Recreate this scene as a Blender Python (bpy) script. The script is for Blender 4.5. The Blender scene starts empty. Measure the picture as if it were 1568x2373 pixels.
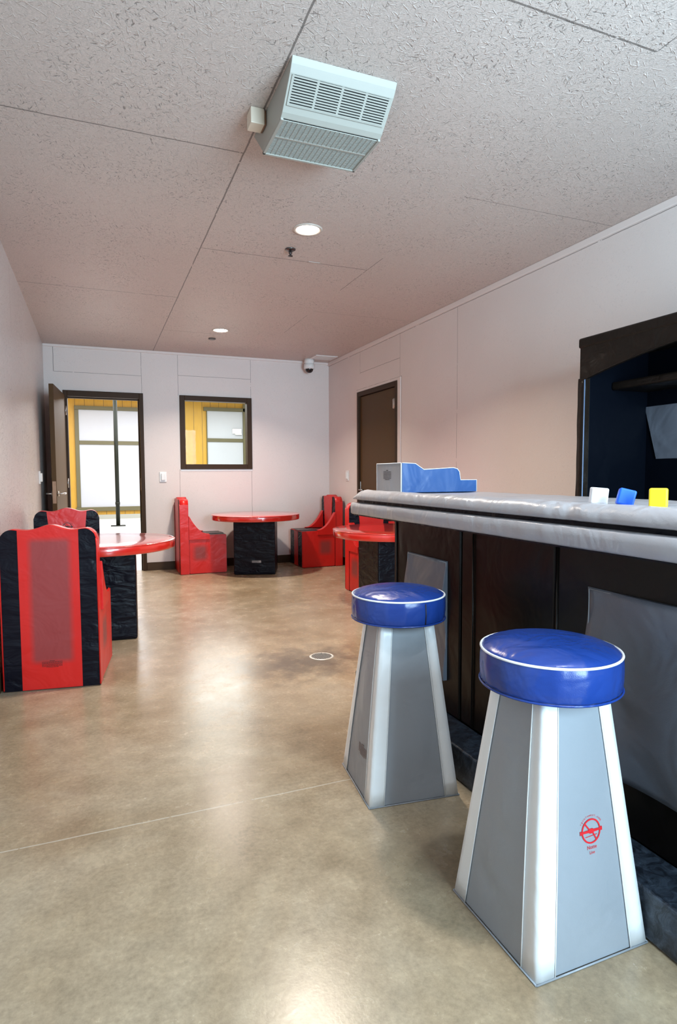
import bpy, bmesh, math, random
from mathutils import Vector, Matrix
random.seed(7)
PI = math.pi
S = bpy.context.scene
COL = S.collection

# ------------------------------------------------------------------ camera
def make_camera():
    W = 1568.0
    f, yaw, pit, rol = 1391.7725, 0.3828103, 0.06415317, -0.00405943
    fw = Vector((math.sin(yaw)*math.cos(pit), math.cos(yaw)*math.cos(pit), -math.sin(pit)))
    r = Vector((math.cos(yaw), -math.sin(yaw), 0)); u = r.cross(fw)
    r2 = r*math.cos(rol) + u*math.sin(rol); u2 = -r*math.sin(rol) + u*math.cos(rol)
    cd = bpy.data.cameras.new('camera'); cam = bpy.data.objects.new('camera', cd); COL.objects.link(cam)
    cd.sensor_fit = 'HORIZONTAL'; cd.sensor_width = 36.0; cd.lens = f*36.0/W
    cd.clip_start = 0.02
    m = Matrix((r2, u2, -fw)).transposed().to_4x4(); m.translation = Vector((0, 0, 1.2))
    cam.matrix_world = m
    S.camera = cam
make_camera()

# ------------------------------------------------------------------ world, light levels, exposure
S.view_settings.view_transform = 'Standard'; S.view_settings.look = 'None'
S.view_settings.gamma = 1.0; S.view_settings.use_curve_mapping = False
S.view_settings.exposure = 0.0
wd = bpy.data.worlds.new('sky'); S.world = wd; wd.use_nodes = True
wd.node_tree.nodes['Background'].inputs[0].default_value = (0.55, 0.72, 1.0, 1)
wd.node_tree.nodes['Background'].inputs[1].default_value = 1.0
LAMP_POWER = (10.0, 36.0, 38.0)       # the three recessed lamps, near to far
LAMP_SPREAD = 128
LAMP_COLOUR = ((0.88, 0.94, 1.0), (1.0, 0.875, 0.745), (1.0, 0.89, 0.78))
LAMP_POS = ((1.26, 0.81), (1.26, 3.62), (1.26, 6.43))
def area(name, loc, rot, sx, sy, power, colour):
    l = bpy.data.lights.new(name, 'AREA'); l.shape = 'RECTANGLE'; l.size = sx; l.size_y = sy
    l.energy = power; l.color = colour
    o = bpy.data.objects.new(name, l); COL.objects.link(o); o.location = loc; o.rotation_euler = rot
    return o
area('daylight', (1.70, -1.28, 1.45), (math.radians(90), 0, 0), 1.8, 1.9, 450, (0.60, 0.80, 1.0))
area('hall_ceiling_light', (1.5, 12.5, 3.15), (0, 0, 0), 6.0, 7.0, 950, (0.94, 0.97, 1.0))  # area light standing in for the hall's unseen ceiling fixtures

# ------------------------------------------------------------------ helpers
def mat(name, col, rough=0.5, metal=0.0, spec=0.5, coat=0.0):
    m = bpy.data.materials.new(name); m.use_nodes = True
    b = m.node_tree.nodes['Principled BSDF']
    b.inputs['Base Color'].default_value = (*col, 1); b.inputs['Roughness'].default_value = rough
    b.inputs['Metallic'].default_value = metal; b.inputs['Specular IOR Level'].default_value = spec
    if coat: b.inputs['Coat Weight'].default_value = coat; b.inputs['Coat Roughness'].default_value = 0.2
    return m
def N(m, t, **kw):
    n = m.node_tree.nodes.new(t)
    for k, v in kw.items():
        if k.startswith('i_'):
            n.inputs[k[2:].replace('_', ' ')].default_value = v
        else: setattr(n, k, v)
    return n
def L(m, a, b): m.node_tree.links.new(a, b)
def bsdf(m): return m.node_tree.nodes['Principled BSDF']
def coords(m, scale=(1, 1, 1)):
    tc = N(m, 'ShaderNodeTexCoord'); mp = N(m, 'ShaderNodeMapping'); mp.inputs['Scale'].default_value = scale
    L(m, tc.outputs['Object'], mp.inputs['Vector']); return mp.outputs['Vector']
def math_(m, op, a, b=None, clamp=False):
    n = N(m, 'ShaderNodeMath', operation=op, use_clamp=clamp)
    for i, v in enumerate((a, b)):
        if v is None: continue
        if isinstance(v, (int, float)): n.inputs[i].default_value = v
        else: L(m, v, n.inputs[i])
    return n.outputs[0]
def ramp(m, fac, stops):
    r = N(m, 'ShaderNodeValToRGB'); e = r.color_ramp.elements
    e[0].position, e[0].color = stops[0][0], (*stops[0][1], 1)
    e[1].position, e[1].color = stops[-1][0], (*stops[-1][1], 1)
    for p, c in stops[1:-1]:
        x = e.new(p); x.color = (*c, 1)
    L(m, fac, r.inputs[0]); return r.outputs[0]
def mix(m, fac, a, b, kind='MIX'):
    n = N(m, 'ShaderNodeMix', data_type='RGBA', blend_type=kind)
    if isinstance(fac, (int, float)): n.inputs[0].default_value = fac
    else: L(m, fac, n.inputs[0])
    for i, v in ((6, a), (7, b)):
        if isinstance(v, tuple): n.inputs[i].default_value = (*v, 1)
        else: L(m, v, n.inputs[i])
    return n.outputs[2]
def add_bump(m, height, strength, dist=0.01):
    b = N(m, 'ShaderNodeBump'); b.inputs['Strength'].default_value = strength; b.inputs['Distance'].default_value = dist
    L(m, height, b.inputs['Height']); L(m, b.outputs[0], bsdf(m).inputs['Normal'])
def noise(m, vec, scale, detail=4, rough=0.55, dist=0.0):
    n = N(m, 'ShaderNodeTexNoise'); n.inputs['Scale'].default_value = scale; n.inputs['Detail'].default_value = detail
    n.inputs['Roughness'].default_value = rough; n.inputs['Distortion'].default_value = dist
    L(m, vec, n.inputs['Vector']); return n.outputs[0]
def vinyl(name, col, rough=0.38, wr=0.35, scale=6.0, spec=0.5, stretch=(1, 1, 1)):
    """Coated vinyl: soft folds and a fine leather grain."""
    m = mat(name, col, rough, spec=spec)
    v = coords(m, stretch)
    a = noise(m, v, scale, 3, 0.5, 0.6); g = noise(m, v, 420, 2)
    h = math_(m, 'ADD', math_(m, 'MULTIPLY', a, 1.0), math_(m, 'MULTIPLY', g, 0.02))
    add_bump(m, h, wr, 0.05)
    return m

class MB:
    """collects shapes into one mesh; every face gets a material index"""
    def __init__(s): s.bm = bmesh.new()
    def verts(s, pts): return [s.bm.verts.new(p) for p in pts]
    def face(s, vs, mi=0, smooth=False):
        try: f = s.bm.faces.new(vs)
        except ValueError: return None
        f.material_index = mi; f.smooth = smooth; return f
    def box(s, a, b, mi=0, bev=0.0, seg=2, mis=None):
        x0, y0, z0 = a; x1, y1, z1 = b
        v = s.verts([(x0,y0,z0),(x1,y0,z0),(x1,y1,z0),(x0,y1,z0),(x0,y0,z1),(x1,y0,z1),(x1,y1,z1),(x0,y1,z1)])
        q = [(0,3,2,1),(4,5,6,7),(0,1,5,4),(1,2,6,5),(2,3,7,6),(3,0,4,7)]   # bottom top -y +x +y -x
        fs = [s.face([v[i] for i in k], mi if mis is None else mis[n]) for n, k in enumerate(q)]
        if bev:
            es = list({e for f in fs for e in f.edges})
            bmesh.ops.bevel(s.bm, geom=es, offset=bev, segments=seg, affect='EDGES', profile=0.5)
        return s
    def prism(s, prof, axis, lo, hi, mi=0, bev=0.0, cap=None, smooth=False, seg=2):
        """extrude a closed 2-D profile along axis ('x': profile is (y,z); 'y': (x,z); 'z': (x,y))"""
        def P(p, t):
            return {'x': (t, p[0], p[1]), 'y': (p[0], t, p[1]), 'z': (p[0], p[1], t)}[axis]
        a = s.verts([P(p, lo) for p in prof]); b = s.verts([P(p, hi) for p in prof]); n = len(prof)
        fs = [s.face([a[i], a[(i+1) % n], b[(i+1) % n], b[i]], mi, smooth) for i in range(n)]
        c = mi if cap is None else cap
        f1 = s.face(a[::-1], c); f2 = s.face(b, c)
        bmesh.ops.recalc_face_normals(s.bm, faces=[f for f in fs + [f1, f2] if f])
        if bev:
            es = list({e for f in (f1, f2) for e in f.edges})
            bmesh.ops.bevel(s.bm, geom=es, offset=bev, segments=seg, affect='EDGES', profile=0.5)
        return s
    def lathe(s, prof, n=48, mi=0, centre=(0, 0), smooth=True):
        rings = []
        for r, z in prof:
            if r < 1e-6: rings.append([s.bm.verts.new((centre[0], centre[1], z))])
            else: rings.append([s.bm.verts.new((centre[0]+r*math.cos(2*PI*i/n), centre[1]+r*math.sin(2*PI*i/n), z)) for i in range(n)])
        for A, B in zip(rings, rings[1:]):
            for i in range(n):
                j = (i+1) % n
                if len(A) == 1 and len(B) == 1: continue
                if len(A) == 1: s.face([A[0], B[i], B[j]], mi, smooth)
                elif len(B) == 1: s.face([A[i], B[0], A[j]], mi, smooth)
                else: s.face([A[i], B[i], B[j], A[j]], mi, smooth)
        bmesh.ops.recalc_face_normals(s.bm, faces=s.bm.faces[:])
        return s
    def tube(s, pts, r, n=8, mi=0, closed=False, caps=True):
        pts = [Vector(p) for p in pts]; rings = []; m = len(pts)
        up = None
        for i, p in enumerate(pts):
            if closed: t = (pts[(i+1) % m] - pts[i-1])
            else: t = pts[min(i+1, m-1)] - pts[max(i-1, 0)]
            t.normalize()
            if up is None:
                up = Vector((0, 0, 1)) if abs(t.z) < 0.9 else Vector((1, 0, 0))
            side = t.cross(up).normalized(); up = side.cross(t).normalized()
            rings.append([s.bm.verts.new(p + side*(r*math.cos(2*PI*k/n)) + up*(r*math.sin(2*PI*k/n))) for k in range(n)])
        for i in range(m if closed else m-1):
            A, B = rings[i], rings[(i+1) % m]
            for k in range(n): s.face([A[k], A[(k+1) % n], B[(k+1) % n], B[k]], mi, True)
        if not closed and caps: s.face(rings[0][::-1], mi); s.face(rings[-1], mi)
        bmesh.ops.recalc_face_normals(s.bm, faces=s.bm.faces[:])
        return s
    def build(s, name, mats, parent=None, loc=(0, 0, 0), rot=(0, 0, 0)):
        me = bpy.data.meshes.new(name); s.bm.to_mesh(me); s.bm.free()
        for m in (mats if isinstance(mats, (list, tuple)) else [mats]): me.materials.append(m)
        o = bpy.data.objects.new(name, me); COL.objects.link(o)
        o.location = loc; o.rotation_euler = rot
        if parent: o.parent = parent
        return o
def tag(o, label=None, cat=None, group=None, kind=None):
    if label: o['label'] = label
    if cat: o['category'] = cat
    if group: o['group'] = group
    if kind: o['kind'] = kind
    return o
def empty(name, loc=(0, 0, 0), rz=0.0):
    o = bpy.data.objects.new(name, None); COL.objects.link(o); o.location = loc; o.rotation_euler = (0, 0, rz)
    o.empty_display_size = 0.1
    return o
def kids(o): return [c for c in list(COL.objects) if c.parent == o]
def copy_tree(o, parent=None):
    c = o.copy(); COL.objects.link(c); c.parent = parent
    for k in kids(o): copy_tree(k, c)
    return c
def struct(o, label=None):
    o['kind'] = 'structure'
    if label: o['label'] = label
    return o
def text_into(mb, body, size, place, mi=0, align='CENTER'):
    """lettering as geometry, each glyph vertex mapped by place(u, v)"""
    cu = bpy.data.curves.new('t', 'FONT'); cu.body = body; cu.size = size; cu.align_x = align; cu.resolution_u = 3
    o = bpy.data.objects.new('t', cu); COL.objects.link(o)
    dg = bpy.context.evaluated_depsgraph_get(); dg.update()
    me = bpy.data.meshes.new_from_object(o.evaluated_get(dg))
    vs = [mb.bm.verts.new(place(v.co.x, v.co.y)) for v in me.vertices]
    for p in me.polygons: mb.face([vs[i] for i in p.vertices], mi)
    bpy.data.objects.remove(o); bpy.data.curves.remove(cu); bpy.data.meshes.remove(me)
def strip_poly(mb, pts, place, mi=0):
    mb.face([mb.bm.verts.new(place(*p)) for p in pts], mi)
def emblem(mb, R, place, words=True):
    """ring with a cross bar, slanted spoke and hub; arc of small lettering above, two words below"""
    n = 48; w = R*0.13
    for i in range(n):
        a, b = 2*PI*i/n, 2*PI*(i+1)/n
        strip_poly(mb, [(math.cos(a)*(R-w), math.sin(a)*(R-w)), (math.cos(a)*R, math.sin(a)*R),
                        (math.cos(b)*R, math.sin(b)*R), (math.cos(b)*(R-w), math.sin(b)*(R-w))], place)
    e = R*0.05
    strip_poly(mb, [(-R*1.12, -e*1.6), (-R*.35, -e*2.2), (R*.35, -e*2.2), (R*1.12, -e*1.6), (R*1.12, e*1.6), (R*.35, e*2.4), (-R*.35, e*2.4), (-R*1.12, e*1.6)], place)
    strip_poly(mb, [(-R*1.18, -e*3.2), (-R*1.04, -e*3.2), (-R*1.04, e*3.2), (-R*1.18, e*3.2)], place)
    strip_poly(mb, [(R*1.04, -e*3.2), (R*1.18, -e*3.2), (R*1.18, e*3.2), (R*1.04, e*3.2)], place)
    strip_poly(mb, [(-R*.34, 0), (-R*.18, -e*3.6), (R*.2, -e*4.2), (R*.34, 0), (R*.16, e*4.2), (-R*.2, e*3.8)], place)
    for (x0, y0), (x1, y1) in (((-R*.62, R*.66), (-R*.08, 0)), ((R*.08, 0), (R*.52, -R*.76))):
        d = Vector((x1-x0, y1-y0)).normalized(); px, py = -d.y*e*1.2, d.x*e*1.2
        strip_poly(mb, [(x0-px, y0-py), (x1-px, y1-py), (x1+px, y1+py), (x0+px, y0+py)], place)
    strip_poly(mb, [(-R*.62, -R*.44), (R*.62, -R*.38), (R*.62, -R*.33), (-R*.62, -R*.39)], place)
    if words:
        body = 'rgcolewest.com'; Rt = R*1.18; span = math.radians(112)
        for i, ch in enumerate(body):
            a = math.radians(90) + span/2 - span*i/(len(body)-1)
            ca, sa = math.cos(a), math.sin(a); tx, ty = sa, -ca
            text_into(mb, ch, R*.26, lambda u, v, ca=ca, sa=sa, tx=tx, ty=ty: place(ca*(Rt+v)+tx*u, sa*(Rt+v)+ty*u))
        text_into(mb, 'Notte', R*.42, lambda u, v: place(u, v-R*1.42))
        text_into(mb, 'Line', R*.34, lambda u, v: place(u, v-R*1.82))
def fine_print(mb, w, h, place, rows=7):
    """a paragraph of print too small to read, under a short heading"""
    rnd = random.Random(3); dy = h/(rows+1); t = dy*0.22
    strip_poly(mb, [(-w*.13, h/2-t*2.2), (w*.13, h/2-t*2.2), (w*.13, h/2), (-w*.13, h/2)], place)
    for r in range(rows):
        y = h/2-dy*(r+1.3); half = w/2 if r < rows-1 else w*.3; x = -half
        while x < half:
            l = rnd.uniform(.03, .1)*w; x1 = min(x+l, half)
            strip_poly(mb, [(x, y-t), (x1, y-t), (x1, y+t), (x, y+t)], place); x = x1+w*.018

# ------------------------------------------------------------------ materials
def seam_mask(m, rects, axes='xy'):
    """1 inside any of the thin rectangles (u0,v0,u1,v1) of the object's own coordinates"""
    tc = N(m, 'ShaderNodeTexCoord'); sp = N(m, 'ShaderNodeSeparateXYZ'); L(m, tc.outputs['Object'], sp.inputs[0])
    wob = noise(m, tc.outputs['Object'], 9, 3)
    w = math_(m, 'MULTIPLY', math_(m, 'SUBTRACT', wob, 0.5), 0.008)
    U = math_(m, 'ADD', sp.outputs['XYZ'.index(axes[0].upper())], w); V = math_(m, 'ADD', sp.outputs['XYZ'.index(axes[1].upper())], w)
    tot = None
    for u0, v0, u1, v1 in rects:
        du = math_(m, 'LESS_THAN', math_(m, 'ABSOLUTE', math_(m, 'SUBTRACT', U, (u0+u1)/2)), abs(u1-u0)/2)
        dv = math_(m, 'LESS_THAN', math_(m, 'ABSOLUTE', math_(m, 'SUBTRACT', V, (v0+v1)/2)), abs(v1-v0)/2)
        k = math_(m, 'MULTIPLY', du, dv)
        tot = k if tot is None else math_(m, 'MAXIMUM', tot, k)
    gaps = noise(m, tc.outputs['Object'], 7, 4, 0.7)
    keep = math_(m, 'GREATER_THAN', gaps, 0.37)
    return math_(m, 'MULTIPLY', tot, keep)
def painted_board(name, col, rects, axes, rough, flake, speck, spec=0.4, seamcol=(0.12, 0.10, 0.09)):
    """oriented strand board under paint: flakes in relief, dark pits, joints between sheets"""
    m = mat(name, col, rough, spec=spec)
    v = coords(m)
    big = noise(m, v, 1.3, 3)
    def dashes(scale, cut, seed):
        # short strokes lying in four directions, patchy
        tot = None
        for k in range(4):
            tc = N(m, 'ShaderNodeTexCoord'); mp = N(m, 'ShaderNodeMapping')
            mp.inputs['Location'].default_value = (seed+k*3.1, seed*2+k, k); an = 0.25+k*0.79+seed*.3
            mp.inputs['Rotation'].default_value = (an, an, an) if axes == 'q' else ((0, 0, an) if axes == 'xy' else ((0, an, 0) if axes == 'xz' else (an, 0, 0)))
            sc = [1, 1, 1]; sc['XYZ'.index(axes[0].upper())] = 0.22; mp.inputs['Scale'].default_value = sc
            mp.vector_type = 'TEXTURE' if False else 'POINT'
            rot = N(m, 'ShaderNodeMapping'); rot.inputs['Rotation'].default_value = mp.inputs['Rotation'].default_value[:]
            mp.inputs['Rotation'].default_value = (0, 0, 0)
            L(m, tc.outputs['Object'], rot.inputs['Vector']); L(m, rot.outputs[0], mp.inputs['Vector'])
            n = noise(m, mp.outputs[0], scale, 2, 0.5); q = math_(m, 'MULTIPLY', math_(m, 'SUBTRACT', n, cut), 14, True)
            tot = q if tot is None else math_(m, 'MAXIMUM', tot, q)
        return tot
    patch = noise(m, v, 2.6, 4, .6)
    seam = seam_mask(m, rects, axes)
    dark = dashes(120, 0.655, 0.0); light = dashes(90, 0.64, 5.0)
    dark = math_(m, 'MULTIPLY', dark, math_(m, 'MULTIPLY', math_(m, 'SUBTRACT', patch, 0.40), 6, True))
    fine = noise(m, v, 170, 4, .7)
    h = math_(m, 'SUBTRACT', math_(m, 'ADD', math_(m, 'MULTIPLY', fine, .7), light), math_(m, 'ADD', dark, math_(m, 'MULTIPLY', seam, 4.0)))
    add_bump(m, h, flake, 0.004)
    dots = N(m, 'ShaderNodeTexVoronoi'); dots.inputs['Scale'].default_value = 5.0; L(m, v, dots.inputs['Vector'])
    dm = math_(m, 'LESS_THAN', dots.outputs['Distance'], 0.022)
    c = mix(m, math_(m, 'MULTIPLY', math_(m, 'MAXIMUM', dark, dm), speck), tuple(col), tuple(x*0.25 for x in col))
    c = mix(m, math_(m, 'MULTIPLY', light, speck*.5), c, tuple(min(1, x*1.16) for x in col))  # light and dark of the flake relief also put into the colour
    c = mix(m, 1.0, c, ramp(m, fine, [(0.3, (1-.36*speck,)*3), (0.7, (1+.08*speck,)*3)]), 'MULTIPLY')
    c = mix(m, 1.0, c, ramp(m, big, [(0.3, (0.94, 0.94, 0.94)), (0.7, (1, 1, 1))]), 'MULTIPLY')
    c = mix(m, math_(m, 'MULTIPLY', seam, 0.8), c, seamcol)
    L(m, c, bsdf(m).inputs['Base Color'])
    return m
WALL = (0.80, 0.72, 0.685)
SX = 0.004
ceil_rects = [(0.69-SX, -2, 0.69+SX, 8), (-1, 2.89-SX, .69, 2.89+SX), (-1, 5.385-SX, .69, 5.385+SX),
              (.69, 4.165-SX, 1.915, 4.165+SX), (.69, 1.67-SX, 1.915, 1.67+SX), (1.913, 1.2, 1.917, 1.68), (1.912, 3.9, 1.917, 4.7),
              (1.915, 2.89-.002, 3.1, 2.89+.002), (1.915, 5.385-.002, 3.1, 5.385+.002), (1.913, 5.5, 1.917, 6.3), (.69, 6.62, 1.3, 6.626)]
M_CEIL = painted_board('painted_strand_board', (0.67, 0.565, 0.515), ceil_rects, 'xy', 0.42, 0.6, 0.75)
far_rects = [(-.427, 2.40, -.421, 2.71), (-.42, 2.398, .55, 2.402), (.546, 2.19, .55, 2.71), (.98, 0, .984, 1.26), (.98, 2.18, .984, 2.71),
             (1.905, 0, 1.909, 1.26), (1.905, 2.18, 1.909, 2.71), (.98, 2.428, 1.906, 2.432)]
M_FAR = painted_board('painted_wall_far', WALL, far_rects, 'xz', 0.5, 0.10, 0.12)
right_rects = [(5.70, 2.21, 5.704, 2.71), (6.73, 2.40, 6.734, 2.71), (5.70, 2.41, 6.73, 2.414), (4.614, .9, 4.618, 2.66), (1.9, 2.66, 7.8, 2.664), (5.66, 0.0, 5.664, 2.22), (5.66, 2.215, 6.84, 2.219)]
M_RIGHT = painted_board('painted_wall_right', WALL, right_rects, 'yz', 0.5, 0.12, 0.12)
M_LEFT = painted_board('painted_wall_left', WALL, [(4.9, 2.2, 4.903, 2.68), (4.0, 0, 4.004, 2.7)], 'yz', 0.27, 0.9, 0.4, spec=0.6)
M_BACKW = mat('painted_wall_back', WALL, 0.6)

def floor_material():
    m = mat('polished_concrete', (0.3, 0.26, 0.2), 0.28, spec=0.55)
    v = coords(m)
    a = noise(m, v, 1.1, 6, 0.62, 0.5); b = noise(m, v, 8, 8, 0.62, 0.0); c = noise(m, v, 60, 6, 0.7)
    base = ramp(m, a, [(0.28, (0.27, 0.19, 0.112)), (0.46, (0.38, 0.29, 0.187)), (0.60, (0.46, 0.37, 0.258)), (0.75, (0.53, 0.455, 0.345))])
    fine = ramp(m, b, [(0.25, (0.6, 0.6, 0.6)), (0.8, (1.25, 1.25, 1.25))])
    col = mix(m, 0.62, base, fine, 'MULTIPLY')
    grain = ramp(m, c, [(0.3, (0.72, 0.72, 0.72)), (0.7, (1.18, 1.18, 1.18))])
    col = mix(m, 0.8, col, grain, 'MULTIPLY')
    # damp-looking stain around the drain, drifting to the left of it
    tc = N(m, 'ShaderNodeTexCoord'); mp = N(m, 'ShaderNodeMapping'); mp.vector_type = 'POINT'
    mp.inputs['Location'].default_value = (-1.22/0.42, -3.58/0.30, 0); mp.inputs['Scale'].default_value = (1/0.42, 1/0.30, 1)
    L(m, tc.outputs['Object'], mp.inputs['Vector'])
    ln = N(m, 'ShaderNodeVectorMath', operation='LENGTH'); L(m, mp.outputs[0], ln.inputs[0])
    st = math_(m, 'SUBTRACT', 1.25, math_(m, 'ADD', ln.outputs['Value'], math_(m, 'MULTIPLY', math_(m, 'SUBTRACT', b, 0.5), 1.8)), True)
    col = mix(m, math_(m, 'MULTIPLY', st, 0.75), col, (0.09, 0.07, 0.055))
    seam = seam_mask(m, [(-3, 2.105, 4, 2.111), (-3, 5.24, 4, 5.247), (-3, 8.4, 4, 8.41)], 'xy')
    col = mix(m, math_(m, 'MULTIPLY', seam, 0.5), col, (0.62, 0.58, 0.5))
    L(m, col, bsdf(m).inputs['Base Color'])
    r = ramp(m, b, [(0.25, (0.20,)*3), (0.75, (0.31,)*3)]); L(m, r, bsdf(m).inputs['Roughness'])
    add_bump(m, math_(m, 'ADD', math_(m, 'MULTIPLY', noise(m, v, 130, 3), 0.5), b), 0.12, 0.004)
    return m
M_FLOOR = floor_material()
M_BROWN = mat('dark_bronze_paint', (0.045, 0.022, 0.009), 0.5, spec=0.18)
M_DOOR = mat('brown_door_paint', (0.085, 0.044, 0.015), 0.5, spec=0.2)
M_BASE = mat('brown_rubber_base', (0.065, 0.038, 0.02), 0.5, spec=0.2)
M_GLASS = bpy.data.materials.new('window_glass'); M_GLASS.use_nodes = True
def glass(m):
    nt = m.node_tree; nt.nodes.clear()
    out = N(m, 'ShaderNodeOutputMaterial'); t = N(m, 'ShaderNodeBsdfTransparent'); g = N(m, 'ShaderNodeBsdfGlossy')
    g.inputs['Roughness'].default_value = 0.02; t.inputs['Color'].default_value = (0.93, 0.96, 0.94, 1)
    f = N(m, 'ShaderNodeFresnel'); f.inputs[0].default_value = 1.14; mx = N(m, 'ShaderNodeMixShader')
    L(m, f.outputs[0], mx.inputs[0]); L(m, t.outputs[0], mx.inputs[1]); L(m, g.outputs[0], mx.inputs[2]); L(m, mx.outputs[0], out.inputs[0])
glass(M_GLASS)
M_STEEL = mat('brushed_steel', (0.62, 0.60, 0.57), 0.28, 1.0)
M_BRONZE = mat('bronze_plate', (0.33, 0.20, 0.13), 0.35, 0.7)
M_WHITEP = mat('white_plastic', (0.82, 0.81, 0.79), 0.35)
M_CREAM = mat('cream_enamel', (0.37, 0.36, 0.32), 0.45)
M_CREAMBOX = mat('cream_box', (0.72, 0.62, 0.50), 0.45)
M_BLACK = mat('recess_shade_black', (0.006, 0.006, 0.007), 0.9, spec=0.05)  # painted darkness for the insides of grilles and drain
M_RED = vinyl('red_vinyl', (0.66, 0.013, 0.010), 0.36, 0.22, 5)
M_REDTOP = vinyl('red_vinyl_tabletop', (0.66, 0.022, 0.014), 0.20, 0.06, 5, spec=0.8)
bsdf(M_REDTOP).inputs['Coat Weight'].default_value = 1.0; bsdf(M_REDTOP).inputs['Coat Roughness'].default_value = 0.10
M_BLK = vinyl('black_vinyl', (0.005, 0.005, 0.010), 0.32, 0.5, 6, spec=0.16, stretch=(1, 1, 2.2))
M_BLKBAR = vinyl('black_vinyl_bar', (0.007, 0.005, 0.004), 0.30, 0.22, 4, spec=0.2)
M_GREY = vinyl('grey_vinyl', (0.30, 0.32, 0.35), 0.33, 0.28, 4)
M_GREYPATCH = vinyl('grey_vinyl_patch', (0.13, 0.14, 0.17), 0.36, 0.6, 3.5)
M_GREYBAR = vinyl('grey_vinyl_counter', (0.42, 0.41, 0.43), 0.33, 0.36, 7, stretch=(1, 1, 0.6))
M_WHITEV = vinyl('white_vinyl', (0.84, 0.85, 0.86), 0.34, 0.18, 6)
M_BLUE = vinyl('blue_vinyl', (0.012, 0.044, 0.235), 0.27, 0.22, 9)
M_BLUE2 = vinyl('blue_vinyl_light', (0.03, 0.085, 0.25), 0.36, 0.25, 5)
M_YEL = mat('yellow_foam', (0.85, 0.62, 0.01), 0.45)
M_BLUEF = mat('blue_foam', (0.01, 0.12, 0.85), 0.45)
M_WHITEF = mat('white_foam', (0.88, 0.89, 0.92), 0.45)
M_INK = mat('black_ink', (0.02, 0.015, 0.015), 0.5)
M_INKRED = mat('red_ink', (0.65, 0.012, 0.02), 0.5)
M_INKBRN = mat('brown_ink', (0.13, 0.05, 0.035), 0.5)
M_SIDING = mat('yellow_siding', (0.72, 0.44, 0.03), 0.5)
def siding(m):
    v = coords(m); sp = N(m, 'ShaderNodeSeparateXYZ'); L(m, v, sp.inputs[0])
    fr = math_(m, 'FRACT', math_(m, 'MULTIPLY', sp.outputs[0], 1/0.235)); k = math_(m, 'LESS_THAN', fr, 0.05)
    g = noise(m, coords(m, (9, 9, 0.7)), 6, 5)
    c = mix(m, 0.6, (0.42, 0.235, 0.014), ramp(m, g, [(0.3, (0.8, 0.8, 0.8)), (0.7, (1.1, 1.1, 1.1))]), 'MULTIPLY')
    c = mix(m, k, c, (0.12, 0.07, 0.01)); L(m, c, bsdf(m).inputs['Base Color'])
siding(M_SIDING)
M_OLIVE = mat('olive_trim', (0.085, 0.075, 0.03), 0.5)
M_PANEL = mat('white_panel', (0.37, 0.39, 0.425), 0.45)
M_HALLFLOOR = mat('pale_concrete', (0.62, 0.62, 0.61), 0.4)

def dull_area(name, col, dull, c0, c1, axes, soft=0.035):
    """red vinyl with one soft-edged area of duller red"""
    m = vinyl(name, col, 0.38, 0.22, 5)
    tc = N(m, 'ShaderNodeTexCoord'); sp = N(m, 'ShaderNodeSeparateXYZ'); L(m, tc.outputs['Object'], sp.inputs[0])
    tot = None
    for a, (lo, hi) in zip(axes, (c0, c1)):
        d = math_(m, 'SUBTRACT', (hi-lo)/2, math_(m, 'ABSOLUTE', math_(m, 'SUBTRACT', sp.outputs['XYZ'.index(a)], (lo+hi)/2)))
        k = math_(m, 'DIVIDE', d, soft, True); tot = k if tot is None else math_(m, 'MULTIPLY', tot, k)
    c = mix(m, math_(m, 'MULTIPLY', tot, 0.9), tuple(col), dull); L(m, c, bsdf(m).inputs['Base Color'])  # duller red inside the soft-edged box
    return m
M_REDBACK = dull_area('red_vinyl_dull_back', (0.66, 0.013, 0.010), (0.27, 0.045, 0.045), (-0.115, 0.125), (0.14, 0.86), 'XZ')
M_REDSIDE = dull_area('red_vinyl_dull_side', (0.66, 0.013, 0.010), (0.27, 0.045, 0.045), (0.13, 0.34), (0.14, 0.37), 'YZ', 0.06)

# ------------------------------------------------------------------ room shell
XL, XR, YF, YB, ZC = -0.53, 3.0, 7.79, -0.90, 2.71
T = 0.15
b = MB(); b.box((XL-T, YB-T, -0.1), (XR+T, YF+0.06, 0.0)); struct(b.build('floor', M_FLOOR))
b = MB(); b.box((XL-T, YB-T, ZC), (XR+T, YF+T, ZC+0.1)); struct(b.build('ceiling', M_CEIL))
b = MB(); b.box((XL-T, YB-T, 0), (XL, YF, ZC)); struct(b.build('wall_left', M_LEFT))
# right wall with the closed door's opening y 5.79..6.76
b = MB(); b.box((XR, YB-T, 0), (XR+T, 5.75, ZC)); b.box((XR, 6.80, 0), (XR+T, YF+T, ZC)); b.box((XR, 5.75, 2.19), (XR+T, 6.80, ZC))
struct(b.build('wall_right', M_RIGHT))
# far wall with a doorway and a window
DX0, DX1, DZ = -0.334, 0.561, 2.187
WX0, WX1, WZ0, WZ1 = 0.995, 1.912, 1.262, 2.185
b = MB()
b.box((XL-T, YF, 0), (DX0, YF+T, ZC)); b.box((DX0, YF, DZ), (DX1, YF+T, ZC)); b.box((DX1, YF, 0), (WX0, YF+T, ZC))
b.box((WX0, YF, 0), (WX1, YF+T, WZ0)); b.box((WX0, YF, WZ1), (WX1, YF+T, ZC)); b.box((WX1, YF, 0), (XR, YF+T, ZC))
struct(b.build('wall_far', M_FAR))
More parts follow.
